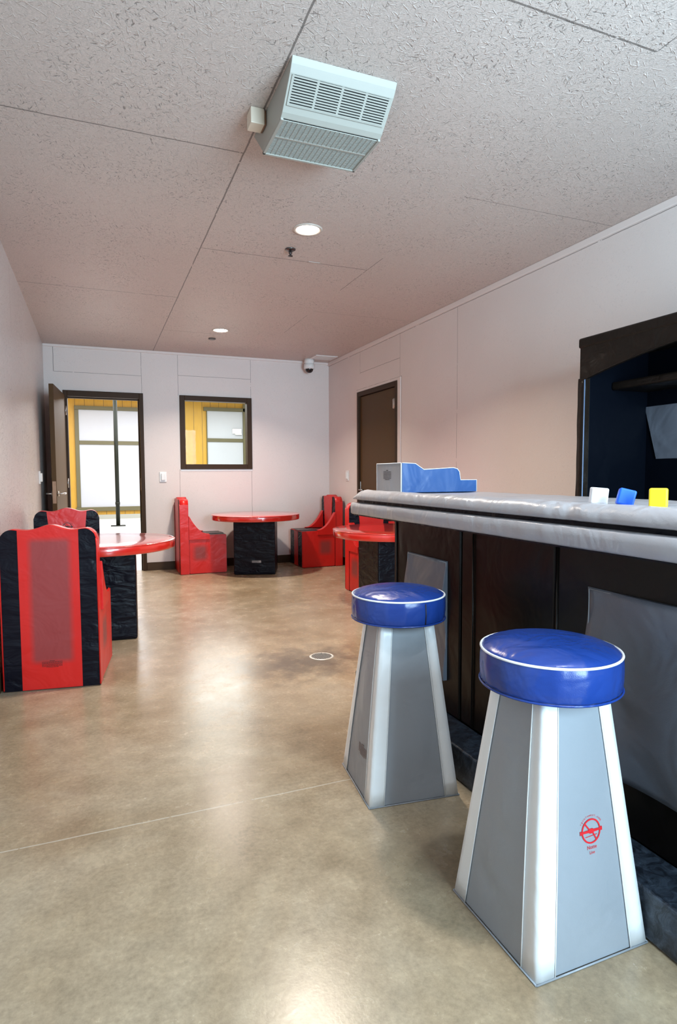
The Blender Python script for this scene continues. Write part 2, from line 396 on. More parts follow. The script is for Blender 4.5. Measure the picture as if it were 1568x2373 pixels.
# rear wall behind the camera with its big window
b = MB(); BX0, BX1, BZ0, BZ1 = 0.80, 2.60, 0.45, 2.45
b.box((XL-T, YB-T, 0), (BX0, YB, ZC)); b.box((BX1, YB-T, 0), (XR, YB, ZC)); b.box((BX0, YB-T, 0), (BX1, YB, BZ0)); b.box((BX0, YB-T, BZ1), (BX1, YB, ZC))
struct(b.build('wall_back', M_BACKW))
b = MB()
for a, c in (((BX0, YB-.1, BZ0), (BX0+.06, YB+.01, BZ1)), ((BX1-.06, YB-.1, BZ0), (BX1, YB+.01, BZ1)), ((BX0+.06, YB-.1, BZ0), (BX1-.06, YB+.01, BZ0+.06)), ((BX0+.06, YB-.1, BZ1-.06), (BX1-.06, YB+.01, BZ1))): b.box(a, c, bev=.004)
w = struct(b.build('window_2', M_BROWN))
MB().box((BX0+.06, YB-.06, BZ0+.06), (BX1-.06, YB-.054, BZ1-.06)).build('pane', M_GLASS, w)

# coves / thin trims
b = MB(); b.box((XL, YF-.018, ZC-.03), (XR, YF, ZC), bev=.004); struct(b.build('trim_1', M_BACKW))
b = MB(); b.box((XR-.018, YB, ZC-.045), (XR, YF-.018, ZC), bev=.004); struct(b.build('trim_2', M_BACKW))
# skirting
def skirt(name, boxes):
    b = MB()
    for a, c in boxes: b.box(a, c, bev=.003)
    struct(b.build(name, M_BASE))
skirt('baseboard_far', [((DX1+.002, YF-.012, 0), (XR, YF, .10))])
skirt('baseboard_right', [((XR-.012, 6.84, 0), (XR, YF-.012, .10)), ((XR-.012, 2.7, 0), (XR, 5.70, .10))])
skirt('baseboard_left', [((XL, YB, 0), (XL+.012, YF, .10))])

# ---- window_1
b = MB(); fw = .062; fy0, fy1 = YF-.022, YF+.10
b.box((WX0, fy0, WZ0), (WX0+fw, fy1, WZ1), bev=.003); b.box((WX1-fw, fy0, WZ0), (WX1, fy1, WZ1), bev=.003)
b.box((WX0+fw, fy0, WZ1-fw), (WX1-fw, fy1, WZ1), bev=.003); b.box((WX0+fw, fy0, WZ0), (WX1-fw, fy1, WZ0+fw), bev=.003)
win = struct(b.build('window_1', M_BROWN))
MB().box((WX0+fw, YF+.05, WZ0+fw), (WX1-fw, YF+.056, WZ1-fw)).build('pane', M_GLASS, win)
MB().box((WX0, YF-.006, WZ0-.028), (WX1+.004, YF, WZ0-.002), bev=.002).build('sill_bead', M_WHITEP, win)

# ---- door_1: the open doorway, its frame and the leaf swung into the room
b = MB(); jw = .046
for a, c in (((DX0, YF-.02, 0), (DX0+jw, YF+T+.02, DZ)), ((DX1-jw, YF-.02, 0), (DX1, YF+T+.02, DZ)), ((DX0+jw, YF-.02, DZ-.07), (DX1-jw, YF+T+.02, DZ)),
             ((DX1-jw-.014, YF+.05, 0), (DX1-jw, YF+.09, DZ-.07)), ((DX0+jw, YF+.05, DZ-.085), (DX1-jw, YF+.09, DZ-.07))): b.box(a, c, bev=.003)
door = struct(b.build('door_1', M_BROWN))
MB().box((DX1-jw-.003, YF+.0, 1.00), (DX1-jw+.001, YF+.035, 1.15), bev=.001).build('strike_plate', M_BRONZE, door)
leaf_w = 0.90
b = MB(); b.box((0, -.045, .012), (leaf_w, 0, 2.13), bev=.003)
leaf = b.build('door_leaf', M_DOOR, door, (DX0+.02, YF-.03, 0), (0, 0, math.radians(-94.2)))
b = MB(); b.box((leaf_w-.001, -.040, .90), (leaf_w+.003, -.005, 1.13), bev=.001); b.build('latch_plate', M_BRONZE, leaf)
for s, y in ((1, 0), (-1, -.045)):
    b = MB(); b.tube([(leaf_w-.07, y, 1.0), (leaf_w-.07, y+s*.012, 1.0)], .027, 20)
    b.tube([(leaf_w-.07, y, 1.0), (leaf_w-.07, y+s*.05, 1.0), (leaf_w-.085, y+s*.062, 1.0), (leaf_w-.19, y+s*.064, 1.0)], .009, 10)
    b.build('lever_handle', M_STEEL, leaf)
for z in (.25, 1.1, 1.95):
    b = MB(); b.tube([(0, .008, z-.055), (0, .008, z+.055)], .008, 10); b.build('hinge', M_STEEL, leaf)

# ---- door_2: closed door in the right wall
b = MB()
for a, c in (((XR-.015, 5.75, 0), (XR+.12, 5.795, 2.185)), ((XR-.015, 6.755, 0), (XR+.12, 6.80, 2.185)), ((XR-.015, 5.795, 2.13), (XR+.12, 6.755, 2.185))): b.box(a, c, bev=.003)
d2 = struct(b.build('door_2', M_BROWN))
MB().box((XR+.012, 5.80, .01), (XR+.057, 6.75, 2.125), bev=.003).build('door_leaf', M_DOOR, d2)
b = MB(); b.box((XR-.004, 5.80, 1.90), (XR+.012, 5.862, 2.0), bev=.002); b.tube([(XR-.002, 5.832, 1.895), (XR-.002, 5.832, 2.005)], .009, 10); b.build('hinge', M_STEEL, d2)
b = MB(); b.box((XR-.004, 5.80, .22), (XR+.012, 5.862, .32), bev=.002); b.build('hinge', M_STEEL, d2)
b = MB(); b.box((XR+.006, 6.742, .98), (XR+.016, 6.762, 1.10), bev=.002); b.build('latch_plate', M_STEEL, d2)
b = MB(); b.tube([(XR+.012, 6.66, 1.0), (XR-.05, 6.66, 1.0), (XR-.055, 6.56, 1.0)], .009, 10); b.build('lever_handle', M_STEEL, d2)
b = MB()
for a, c in (((XR-.006, 5.68, 0), (XR, 5.75, 2.215)), ((XR-.006, 5.75, 2.187), (XR, 6.80, 2.215))): b.box(a, c, bev=.002)
struct(b.build('trim_3', M_BACKW))

# ---- the hall seen through doorway and window
HY = 17.3; HX0, HX1, HZ = -3.0, 7.0, 3.3
b = MB(); b.box((HX0, YF+.06, -.1), (HX1, HY+.1, 0.0)); struct(b.build('floor_hall', M_HALLFLOOR))
b = MB(); b.box((HX0, YF+T, HZ), (HX1, HY+.1, HZ+.1)); struct(b.build('ceiling_hall', M_BACKW))
b = MB(); b.box((HX0-.1, YF+T, 0), (HX0, HY+.1, HZ)); struct(b.build('wall_hall_left', M_SIDING))
b = MB(); b.box((HX1, YF+T, 0), (HX1+.1, HY+.1, HZ)); struct(b.build('wall_hall_right', M_BACKW))
b = MB(); b.box((HX0, HY, .0), (HX1, HY+.1, HZ)); struct(b.build('wall_hall_far', M_SIDING))
b = MB(); b.box((HX0, HY-.02, 0), (HX1, HY, .12)); struct(b.build('baseboard_hall', mat('grey_base', (.30, .31, .27), .5)))
b = MB(); b.box((XR+T, YF+.02, 0), (HX1, YF+T, HZ)); b.box((HX0, YF+.02, 0), (XL-T, YF+T, HZ)); b.box((XL-T, YF+.03, ZC+.1), (XR+T, YF+T, HZ)); struct(b.build('wall_hall_near', M_BACKW))
def framed_panel(name, x0, x1, z0, z1, zm, tw, right=True):
    b = MB(); y0, y1 = HY-.05, HY
    b.box((x0-.10, y0-.02, z1), (x1+.1, y1, z1+.10), bev=.004); b.box((x0-.12, y0-.02, z0-.11), (x1+.1, y1, z0), bev=.004)
    b.box((x0-tw, y0, z0), (x0, y1, z1), bev=.004)
    if right: b.box((x1, y0, z0), (x1+tw, y1, z1), bev=.004)
    b.box((x0, y0, zm-.05), (x1, y1, zm+.05), bev=.004)
    o = struct(b.build(name, M_OLIVE))
    MB().box((x0, HY-.02, z0), (x1, HY-.004, zm-.05)).build('pane', M_PANEL, o)
    MB().box((x0, HY-.02, zm+.05), (x1, HY-.004, z1)).build('pane', M_PANEL, o)
framed_panel('window_3', -.38, 1.75, .33, 2.90, 2.04, .10)
framed_panel('window_4', 2.96, 3.98, .33, 2.98, 2.16, .02, True)
b = MB(); b.box((3.98, HY-.07, .2), (4.08, HY-.05, 3.2), bev=.004); struct(b.build('trim_4', M_OLIVE))

# ------------------------------------------------------------------ bar stools
def make_stool(emb=None, label=None):
    root = empty('bar_stool')
    hb, ht, H = .172, .100, .645
    def P(s, t, u, off=0.0):
        """point on side s (0:-y 1:+x 2:+y 3:-x); t 0..1 along height, u -1..1 across; soft bulge"""
        h = hb+(ht-hb)*t; bulge = .006*math.sin(PI*t)*(1-u*u)
        a, o = u*h, -(h+bulge+off); z = .004+H*t
        c, d = [(1, 0), (0, 1), (-1, 0), (0, -1)][s]
        return (a*c - o*d*1.0, a*d + o*c, z)
    b = MB(); nt, nu = 12, 8
    for s in range(4):
        g = [[b.bm.verts.new(P(s, i/nt, -1+2*j/nu)) for j in range(nu+1)] for i in range(nt+1)]
        for i in range(nt):
            for j in range(nu): b.face([g[i][j], g[i][j+1], g[i+1][j+1], g[i+1][j]], 0, True)
    b.face(b.verts([P(s, 1, -1) for s in range(4)])); b.face(b.verts([P(s, 0, -1) for s in (3, 2, 1, 0)]))
    bmesh.ops.remove_doubles(b.bm, verts=b.bm.verts[:], dist=.0004)
    bmesh.ops.recalc_face_normals(b.bm, faces=b.bm.faces[:])
    for e in b.bm.edges:
        if len(e.link_faces) == 2 and e.calc_face_angle(0) > .6: e.smooth = False
    b.build('cover', M_GREY, root)
    # white folded strips along the four corners
    for s in range(4):
        b = MB(); s2 = (s+3) % 4
        rows = []
        for i in range(nt+1):
            t = i/nt; h = hb+(ht-hb)*t; w = .050-.014*t
            q = []
            q.append(P(s, t, -1+w/h, .0025)); q.append(P(s, t, -1+.012/h, .0030))
            A = Vector(P(s, t, -1, .0035)); B = Vector(P(s2, t, 1, .0035)); q.append(tuple((A+B)/2*1.0))
            q.append(P(s2, t, 1-.012/h, .0030)); q.append(P(s2, t, 1-w/h, .0025))
            q.append(P(s2, t, 1-w/h, -.002)); q.append(P(s, t, -1+w/h, -.002))
            rows.append([b.bm.verts.new(p) for p in q])
        for i in range(nt):
            for j in range(6): b.face([rows[i][j], rows[i][j+1], rows[i+1][j+1], rows[i+1][j]], 0, j < 4)
        b.face(rows[0]); b.face(rows[-1][::-1])
        bmesh.ops.recalc_face_normals(b.bm, faces=b.bm.faces[:])
        o = b.build('corner_strip', M_WHITEV, root)
        b = MB()
        for side, sg in ((s, -1), (s2, 1)):
            b.tube([P(side, i/nt, sg*(1-(.052-.014*i/nt)/(hb+(ht-hb)*i/nt)), .003) for i in range(nt+1)], .0016, 6)
        b.build('stitched_edge', M_WHITEV, o)
    b = MB(); r = .0024
    pts = [(-hb-.004, -hb-.004, r), (hb+.004, -hb-.004, r), (hb+.004, hb+.004, r), (-hb-.004, hb+.004, r)]
    for i in range(4): b.tube([pts[i], pts[(i+1) % 4]], r, 8)
    b.build('bottom_hem', M_BLK if emb == 'x' else M_GREY, root)
    # round cushion
    R = .178
    b = MB(); n = 72; prof = [(0, .648), (.10, .647), (.165, .648), (.174, .650), (.1775, .656), (.1785, .675), (.179, .695), (.1785, .715), (.177, .732), (.174, .739),
                              (.168, .744), (.155, .750), (.13, .757), (.09, .763), (.045, .766), (0, .767)]
    b.lathe(prof, n)
    for v in b.bm.verts:
        rr = math.hypot(v.co.x, v.co.y)
        if .15 < rr:
            a = math.atan2(v.co.y, v.co.x); k = .0014*math.sin(31*a)+.001*math.sin(17*a+1)
            f = 1+k/rr*(1 if v.co.z > .66 else .6); v.co.x *= f; v.co.y *= f
    seat = b.build('seat_cushion', M_BLUE, root)
    b = MB(); b.tube([(.1765*math.cos(2*PI*i/64), .1765*math.sin(2*PI*i/64), .738) for i in range(64)], .0034, 8, closed=True)
    b.build('piping', M_WHITEV, seat)
    b = MB(); b.tube([(.179*math.cos(2*PI*i/64), .179*math.sin(2*PI*i/64), .650) for i in range(64)], .003, 6, closed=True)
    b.build('lower_seam', M_BLUE, seat)
    return root, P
near, P = make_stool()
near.location = (1.097, 1.238, 0)
tag(near, 'nearest grey bar stool with blue round seat and red emblem on its front', 'bar stool', 'padded bar stools')
# emblem on the front panel
def on_panel(side, t0, u0, H=.645):
    def place(u, v):
        t = t0+v/H; h = .172+(.1-.172)*t
        return P(side, t, u0/h + u/h, .0016)
    return place
b = MB(); pl = on_panel(0, .485, .012); emblem(b, .030, lambda u, v: pl(u, v)); b.build('emblem', M_INKRED, near)
mid, _ = make_stool()
mid.location = (1.068, 2.04, 0); mid.rotation_euler = (0, 0, math.radians(-6.5))
tag(mid, 'grey bar stool', 'bar stool', 'padded bar stools')
mid['label'] = 'grey bar stool with blue seat and small printed notice, behind the red-emblem stool'
b = MB(); pl = on_panel(3, .235, .045)
fine_print(b, .085, .045, pl, 7); b.build('warning_print', M_INKBRN, mid)
seatm = [c for c in kids(mid) if c.name.startswith('seat_cushion')][0]
a = math.radians(-78)
b = MB(); b.tube([(.1805*math.cos(a), .1805*math.sin(a), .655), (.1812*math.cos(a+.01), .1812*math.sin(a+.01), .69), (.1805*math.cos(a), .1805*math.sin(a), .73)], .0018, 6); b.build('side_seam', M_INK, seatm)

# ------------------------------------------------------------------ the bar
bar = empty('bar_counter', (1.64, 1.4, 0))
tag(bar, 'long padded bar with black front panels and grey vinyl top along the right side', 'bar counter')
def inbar(b): 
    for v in b.bm.verts: v.co -= Vector((1.64, 1.4, 0))
    return b
YN = -0.55
b = MB(); b.box((1.445, YN+.1, .0), (1.90, 2.755, 1.0)); inbar(b).build('core', M_BLKBAR, bar)
edges = [2.764, 2.155, 1.59, .62, YN+.1]
for i in range(4):
    b = MB(); b.box((1.425+(0.0 if i % 2 == 0 else .004), edges[i+1]+.004, .131), (1.447, edges[i]-.003, .985), bev=.008, seg=3)
    inbar(b).build('front_panel', M_BLKBAR, bar)
b = MB(); b.box((1.43, 2.756, .0), (1.90, 2.775, .985), bev=.006); inbar(b).build('end_panel', M_BLKBAR, bar)
for y in (2.735, 2.06, 1.575):
    b = MB(); b.tube([(1.4235, y, .14), (1.4235, y, .985)], .004, 6)
    inbar(b).build('panel_piping', M_BLKBAR, bar)
for (y0, y1, z0, z1) in ((2.254, 2.616, .278, .812), (.72, 1.437, .292, .843)):
    b = MB(); ny, nz = 26, 26
    xx = lambda y, z: 1.412-.0085*math.sin(y*6+z*17+1.2+.9*math.sin(y*9))-.003*math.sin(y*17-z*9)
    g = [[b.bm.verts.new((xx(y0+(y1-y0)*i/ny, z0+(z1-z0)*j/nz), y0+(y1-y0)*i/ny, z0+(z1-z0)*j/nz)) for j in range(nz+1)] for i in range(ny+1)]
    h = [[b.bm.verts.new((1.4245, y0+(y1-y0)*i/ny, z0+(z1-z0)*j/nz)) for j in range(nz+1)] for i in range(ny+1)]
    for i in range(ny):
        for j in range(nz):
            b.face([g[i][j], g[i][j+1], g[i+1][j+1], g[i+1][j]], 0, True)
    for i in range(ny):
        b.face([g[i][0], g[i+1][0], h[i+1][0], h[i][0]]); b.face([g[i][nz], g[i+1][nz], h[i+1][nz], h[i][nz]])
    for j in range(nz):
        b.face([g[0][j], g[0][j+1], h[0][j+1], h[0][j]]); b.face([g[ny][j], g[ny][j+1], h[ny][j+1], h[ny][j]])
    bmesh.ops.recalc_face_normals(b.bm, faces=b.bm.faces[:])
    o = inbar(b).build('grey_patch', M_GREYPATCH, bar)
    b = MB(); q = [(1.4195, y0+.006, z0+.006), (1.4195, y1-.006, z0+.006), (1.4195, y1-.006, z1-.006), (1.4195, y0+.006, z1-.006)]
    for i in range(4): b.tube([q[i], q[(i+1) % 4]], .0018, 5)
    inbar(b).build('stitching', M_GREY, o)
# foot ledge
def slate_vinyl():
    m = mat('scuffed_black_vinyl', (.02, .025, .035), .36); v = coords(m)
    a = noise(m, v, 28, 6, .7, .8); c = ramp(m, a, [(.4, (.012, .015, .022)), (.62, (.05, .065, .09)), (.8, (.14, .17, .21))]); L(m, c, bsdf(m).inputs['Base Color'])
    add_bump(m, a, .3, .01); return m
b = MB(); b.box((1.277, YN, .002), (1.43, 2.94, .132), bev=.008, seg=3); inbar(b).build('foot_ledge', slate_vinyl(), bar)
# lower grey band, black core, upper grey mat with rounded front bolster
def wavy(b, amp, ax, seed=0):
    for v in b.bm.verts:
        k = math.sin(v.co.y*23+seed)+.6*math.sin(v.co.y*41+v.co.x*20+seed*2)+.4*math.sin(v.co.y*67+v.co.z*90)
        if ax == 0: v.co.x += amp*k
        else: v.co.z += amp*k
def long_prism(prof, y0, y1, n, cap=True, endfn=None):
    """profile (x,z) swept along y with n stations"""
    b = MB(); R = []
    for i in range(n+1):
        y = y0+(y1-y0)*i/n; pr = prof if endfn is None else endfn(prof, y)
        R.append([b.bm.verts.new((p[0], y, p[1])) for p in pr])
    m = len(prof)
    for i in range(n):
        for k in range(m): b.face([R[i][k], R[i][(k+1) % m], R[i+1][(k+1) % m], R[i+1][k]], 0, True)
    b.face(R[0]); b.face(R[-1][::-1])
    bmesh.ops.recalc_face_normals(b.bm, faces=b.bm.faces[:]); return b
CX = 1.262
lower = [(CX, .990), (CX-.002, 1.02), (CX, 1.041), (CX+.008, 1.045), (1.92, 1.045), (1.925, .985), (CX+.008, .984)]
b = long_prism(lower, YN, 2.955, 110); wavy(b, .0009, 0); inbar(b)
o = b.build('lower_band', M_GREYBAR, bar)
b = MB(); b.box((CX+.035, YN+.02, 1.0), (1.90, 2.935, 1.066)); b.box((CX+.012, YN+.01, .978), (1.91, 2.948, .986)); inbar(b).build('inner_board', M_BLK, bar)
upper = [(CX+.022, 1.060), (CX+.006, 1.064), (CX+.003, 1.075), (CX+.008, 1.090), (CX+.018, 1.102), (CX+.034, 1.110), (CX+.055, 1.113), (CX+.09, 1.108), (CX+.14, 1.099),
         (CX+.22, 1.097), (1.80, 1.097), (1.88, 1.100), (1.915, 1.092), (1.922, 1.072), (1.905, 1.060)]
def taper(prof, y):
    t = max(0.0, (y-2.86)/.10); t = min(t, 1)
    f = 1-.62*(1-math.cos(t*PI/2)) ; fold = .0022*math.sin(y*150)*min(1, max(0, (y-2.72)/.12))
    return [(x + (.012*t*t if x < 1.5 else 0), 1.062+(z-1.062)*f+fold*((z-1.06)/.05)) for x, z in prof]
b = long_prism(upper, YN, 2.965, 200, endfn=taper)
for v in b.bm.verts:
    k = .35*math.sin(v.co.y*13)+.5*math.sin(v.co.y*37+v.co.x*30)
    pinch = -.006*math.exp(-((v.co.y-1.37)/.02)**2)-.0035*math.exp(-((v.co.y-1.43)/.015)**2)
    if v.co.z > 1.085: v.co.z += .0011*k+pinch*.5
    if v.co.x < 1.33: v.co.x += .0010*k-pinch
inbar(b); b.build('upper_mat', M_GREYBAR, bar)

# ------------------------------------------------------------------ cash register on the bar
reg = empty('cash_register', (1.432, 2.70, 1.101))
tag(reg, 'padded toy cash register with grey back and blue stepped side on the bar end', 'cash register')
z = lambda v: v
prof = [(0, 0), (.445, 0), (.445, .062), (.345, .062), (.338, .105), (.325, .120), (.30, .126), (.125, .116), (.075, .147), (0, .150)]
b = MB(); b.prism(prof, 'y', 0.003, .272, 0, bev=0); b.build('body', M_GREY, reg)
b = MB(); b.prism([(x*.999+.0005, y) for x, y in prof], 'y', -.006, .004, 0, bev=.003); b.build('side_panel', M_BLUE2, reg)
b = MB(); b.prism([(x*.999+.0005, y) for x, y in prof], 'y', .271, .281, 0, bev=.003); b.build('side_panel', M_BLUE2, reg)
b = MB(); b.box((-.006, -.004, 0), (.001, .276, .149), bev=.002); bk = b.build('back_panel', M_GREY, reg)
b = MB(); b.tube([(-.006, -.005, .0), (-.006, -.005, .150), (-.006, .277, .150), (-.006, .277, .0)], .0022, 6)
b.tube([(x, -.006, y+.001) for x, y in prof[::-1][:9]], .0018, 6); b.build('piping', M_WHITEV, reg)
b = MB(); fine_print(b, .09, .055, lambda u, v: (-.0066, .150-u, .088+v), 7); b.build('warning_print', M_INK, bk)

# three foam blocks standing on the bar
for nm, x, y, h, w, d, m, rot, lab in (
    ('foam_block', 1.42, 1.405, .050, .050, .030, M_WHITEF, (0, math.radians(5), math.radians(-28)), 'white foam block standing on the bar, leftmost of three beside the back bar'),
    ('foam_block', 1.42, 1.308, .048, .046, .034, M_BLUEF, (math.radians(-6), math.radians(14), math.radians(-40)), 'small blue foam block leaning on the bar between white and yellow ones'),
    ('foam_block', 1.42, 1.192, .053, .046, .040, M_YEL, (0, 0, math.radians(-52)), 'yellow foam block standing upright on the bar near the right edge')):
    b = MB(); b.box((-w/2, -d/2, 0), (w/2, d/2, h), bev=.005, seg=3)
    o = b.build(nm, m, None, (x, y, 1.1035), rot); tag(o, lab, 'foam block', 'foam blocks on the bar')

# ------------------------------------------------------------------ back bar unit against the right wall
bb = empty('back_bar', (2.75, 1.5, 0))
tag(bb, 'tall black padded back bar unit with arched valance standing against the right wall', 'back bar')
def inbb(b):
    for v in b.bm.verts: v.co -= Vector((2.75, 1.5, 0))
    return b
XF = 2.50; YFb = 2.615; YNb = .2; HT = 1.935
M_BBFRAME = vinyl('black_vinyl_frame', (0.012, 0.008, 0.006), 0.34, 0.25, 8, spec=0.2)
M_NAVY = vinyl('navy_vinyl', (0.002, 0.003, 0.006), 0.4, 0.2, 4, spec=0.07)
b = MB(); b.box((XF+.02, YFb-.04, 0), (2.99, YFb, HT-.05), bev=.006); inbb(b).build('side_panel', M_NAVY, bb)
b = MB(); b.box((XF+.02, YNb, 0), (2.99, YNb+.04, HT-.05), bev=.006); inbb(b).build('side_panel', M_NAVY, bb)
b = MB(); b.box((2.955, YNb+.04, 0), (2.99, YFb-.04, HT-.05)); inbb(b).build('rear_panel', M_NAVY, bb)
b = MB(); b.box((XF-.015, YNb-.01, HT-.055), (2.99, YFb+.012, HT), bev=.012, seg=3); inbb(b).build('top_pad', M_BBFRAME, bb)
def post(y0, y1):
    b = MB(); nz = 60; R = []
    for i in range(nz+1):
        zz = (HT-.22)*i/nz; s = .004*math.sin(zz*9)+.0025*math.sin(zz*31)
        bul = .006*math.sin(min(1, zz/(HT-.22))*PI)
        R.append([b.bm.verts.new(p) for p in ((XF-.012-bul, y0-s, zz), (XF-.012-bul, y1+s*.5, zz), (XF+.02, y1+.002, zz), (XF+.02, y0, zz))])
    for i in range(nz):
        for k in range(4): b.face([R[i][k], R[i][(k+1) % 4], R[i+1][(k+1) % 4], R[i+1][k]], 0, k == 0)
    b.face(R[0]); b.face(R[-1][::-1]); bmesh.ops.recalc_face_normals(b.bm, faces=b.bm.faces[:])
    o = inbb(b).build('front_post', M_BBFRAME, bb)
    b = MB(); b.tube([(XF-.016, y0, 0.02), (XF-.020, y0-.002, .8), (XF-.016, y0, HT-.23)], .0035, 6); inbb(b).build('edge_highlight', vinyl('pale_blue_highlight', (.12, .18, .30), .4, .1), o)  # thin pale blue tube paints in the highlight along the post edge
post(YFb-.045, YFb+.006); post(YNb+.002, YNb+.045)
# arched valance
b = MB(); n = 30; top = HT-.05; ys = [YNb+(YFb-YNb)*i/n for i in range(n+1)]
def arch(y):
    t = (y-YNb)/(YFb-YNb)*2-1; return 1.70+.135*(1-abs(t)**2.2)
va = [(XF-.008, y, arch(y)) for y in ys]; 
A = [b.bm.verts.new((XF-.008, y, arch(y))) for y in ys]; B = [b.bm.verts.new((XF-.008, y, top)) for y in ys]
C_ = [b.bm.verts.new((XF+.012, y, arch(y))) for y in ys]; D = [b.bm.verts.new((XF+.012, y, top)) for y in ys]
for i in range(n):
    b.face([A[i], A[i+1], B[i+1], B[i]]); b.face([C_[i], C_[i+1], D[i+1], D[i]]); b.face([A[i], A[i+1], C_[i+1], C_[i]]); b.face([B[i], B[i+1], D[i+1], D[i]])
b.face([A[0], B[0], D[0], C_[0]]); b.face([A[n], B[n], D[n], C_[n]]); bmesh.ops.recalc_face_normals(b.bm, faces=b.bm.faces[:])
v = inbb(b).build('valance', M_BBFRAME, bb)
b = MB(); b.tube([(XF-.010, y, arch(y)) for y in ys], .003, 6); inbb(b).build('hem', M_BBFRAME, v)
b = MB(); b.box((2.68, YNb+.04, 1.655), (2.955, YFb-.04, 1.70), bev=.012, seg=3); wavy(b, .001, 1); inbb(b).build('upper_shelf', M_BBFRAME, bb)
b = MB(); b.box((XF, YNb+.04, .86), (2.955, YFb-.04, .91), bev=.01); inbb(b).build('lower_shelf', M_NAVY, bb)
# grey slanted patch on the rear panel
b = MB(); q = [(2.05, 1.60), (1.25, 1.66), (1.25, 1.30), (2.02, 1.28)]
BBP = b
b.prism([(2.585, 1.575), (2.50, 1.275), (1.2, 1.275), (1.2, 1.575)], 'x', 2.947, 2.956, 0, bev=.002); inbb(b).build('grey_patch', M_GREYPATCH, bb)
b = MB(); b.prism([(2.30, .92), (2.33, 1.16), (1.7, 1.16), (1.7, .92)], 'x', 2.947, 2.956, 0, bev=.002); inbb(b).build('brown_patch', M_BBFRAME, bb)

# ------------------------------------------------------------------ padded chairs
def wave_top(x):
    zt = .895+.019*math.exp(-(x/.085)**2)+.006*math.cos(x*30)
    e = abs(x)-.18
    if e > 0: zt -= .07*(1-math.sqrt(max(0, 1-(e/.0705)**2)))
    return zt
def slab(x0, x1, y0, y1, zb, mats, name, parent, n=24, widthfn=None, topoff=0.0):
    b = MB(); xs = [x0+(x1-x0)*i/n for i in range(n+1)]
    f = [b.bm.verts.new((x, y1, zb)) for x in xs]; g = [b.bm.verts.new((x, y1, wave_top(x)+topoff)) for x in xs]
    h = [b.bm.verts.new((x, y0, zb)) for x in xs]; k = [b.bm.verts.new((x, y0, wave_top(x)+topoff)) for x in xs]
    if widthfn:
        for i, x in enumerate(xs): f[i].co.x = x*widthfn; h[i].co.x = x*widthfn
    for i in range(n):
        b.face([f[i], f[i+1], g[i+1], g[i]], 0); b.face([h[i+1], h[i], k[i], k[i+1]], 0)
        b.face([g[i], g[i+1], k[i+1], k[i]], 1, True); b.face([h[i], h[i+1], f[i+1], f[i]], 1)
    b.face([h[0], f[0], g[0], k[0]], 1); b.face([f[n], h[n], k[n], g[n]], 1)
    bmesh.ops.recalc_face_normals(b.bm, faces=b.bm.faces[:])
    es = [e for e in b.bm.edges if len({f_.material_index for f_ in e.link_faces}) == 2]
    return b.build(name, mats, parent)
def make_chair(back_mat=None):
    root = empty('padded_chair')
    slab(-.25, .25, 0, .10, .004, [M_BLK, M_RED], 'backrest', root, 40)
    slab(-.155, .155, -.004, .002, .006, [back_mat or M_RED, back_mat or M_RED], 'rear_panel', root, 16)
    slab(-.152, .152, .098, .106, .44, [M_RED, M_RED], 'front_panel', root, 16, widthfn=.72)
    # seat block: red sides, black top, striped front
    b = MB(); b.box((-.248, .10, .004), (.248, .55, .468), 0, mis=(1, 1, 0, 0, 1, 0), bev=0)
    es = b.bm.edges[:]; bmesh.ops.bevel(b.bm, geom=es, offset=.008, segments=2, affect='EDGES')
    st = b.build('seat', [M_REDSIDE, M_BLK], root)
    b = MB(); b.box((-.075, .548, .012), (.075, .553, .455), bev=.002); b.build('front_stripe', M_RED, st)
    b = MB(); b.box((-.09, .11, .466), (.09, .545, .473), bev=.002); b.build('top_stripe', vinyl('dark_seat_vinyl', (.03, .02, .022), .3, .3, 6), st)
    prof = [(.10, .415), (.345, .415), (.345, .478)]
    for i in range(11):
        t = i/10; prof.append((.345-.235*t, .478+.215*t**2.1))
    prof += [(.10, .70)]
    for s in (-1, 1):
        b = MB(); x0, x1 = sorted((s*.192, s*.2485))
        up = [(y, max(zv, .469)) for y, zv in prof[2:]]; up.append((.10, .469))
        b.prism(up, 'x', x0, x1, 0, bev=.004)
        x0, x1 = sorted((s*.2475, s*.262)); fl = [(-.0 if y == .10 else y, zv) for y, zv in prof]
        b.prism(prof, 'x', x0, x1, 0, bev=.003)
        b.build('armrest', M_RED, root)
    for s in (-1, 1):
        b = MB(); b.tube([(s*.249, -.001, .01), (s*.249, -.001, .80), (s*.246, -.001, .845)], .004, 6); b.build('piping', M_RED, root)
    return root
def place(o, x, y, deg): o.location = (x, y, 0); o.rotation_euler = (0, 0, math.radians(deg))
ch = make_chair(); place(ch, .905, 7.515, -90)
GC = 'padded chairs at the round tables'
tag(ch, 'red and black padded chair under the window, left of the far round table', 'chair', GC)
c2 = copy_tree(ch); place(c2, 2.945, 7.43, 90)
c2['label'] = 'red and black padded chair in the far right corner, facing the far round table'
c3 = copy_tree(ch); place(c3, 2.62, 5.70, 180)
c3['label'] = 'red padded chair mostly hidden behind the table at the end of the bar'
c4 = copy_tree(ch); place(c4, -.235, 5.57, 181)
c4['label'] = 'red and black padded chair with emblem facing the camera behind the left table'
b = MB(); emblem(b, .036, lambda u, v: (-u, .1072, .765+v), True); b.build('emblem', M_INK, c4)
dch = make_chair(M_REDBACK); place(dch, -.254, 3.655, -8)
tag(dch, 'nearest red and black padded chair, back turned to the camera, against the left wall', 'chair', GC)
b = MB(); fine_print(b, .105, .040, lambda u, v: (.0+u, -.0052, .145+v), 7); b.build('warning_print', M_INK, dch)

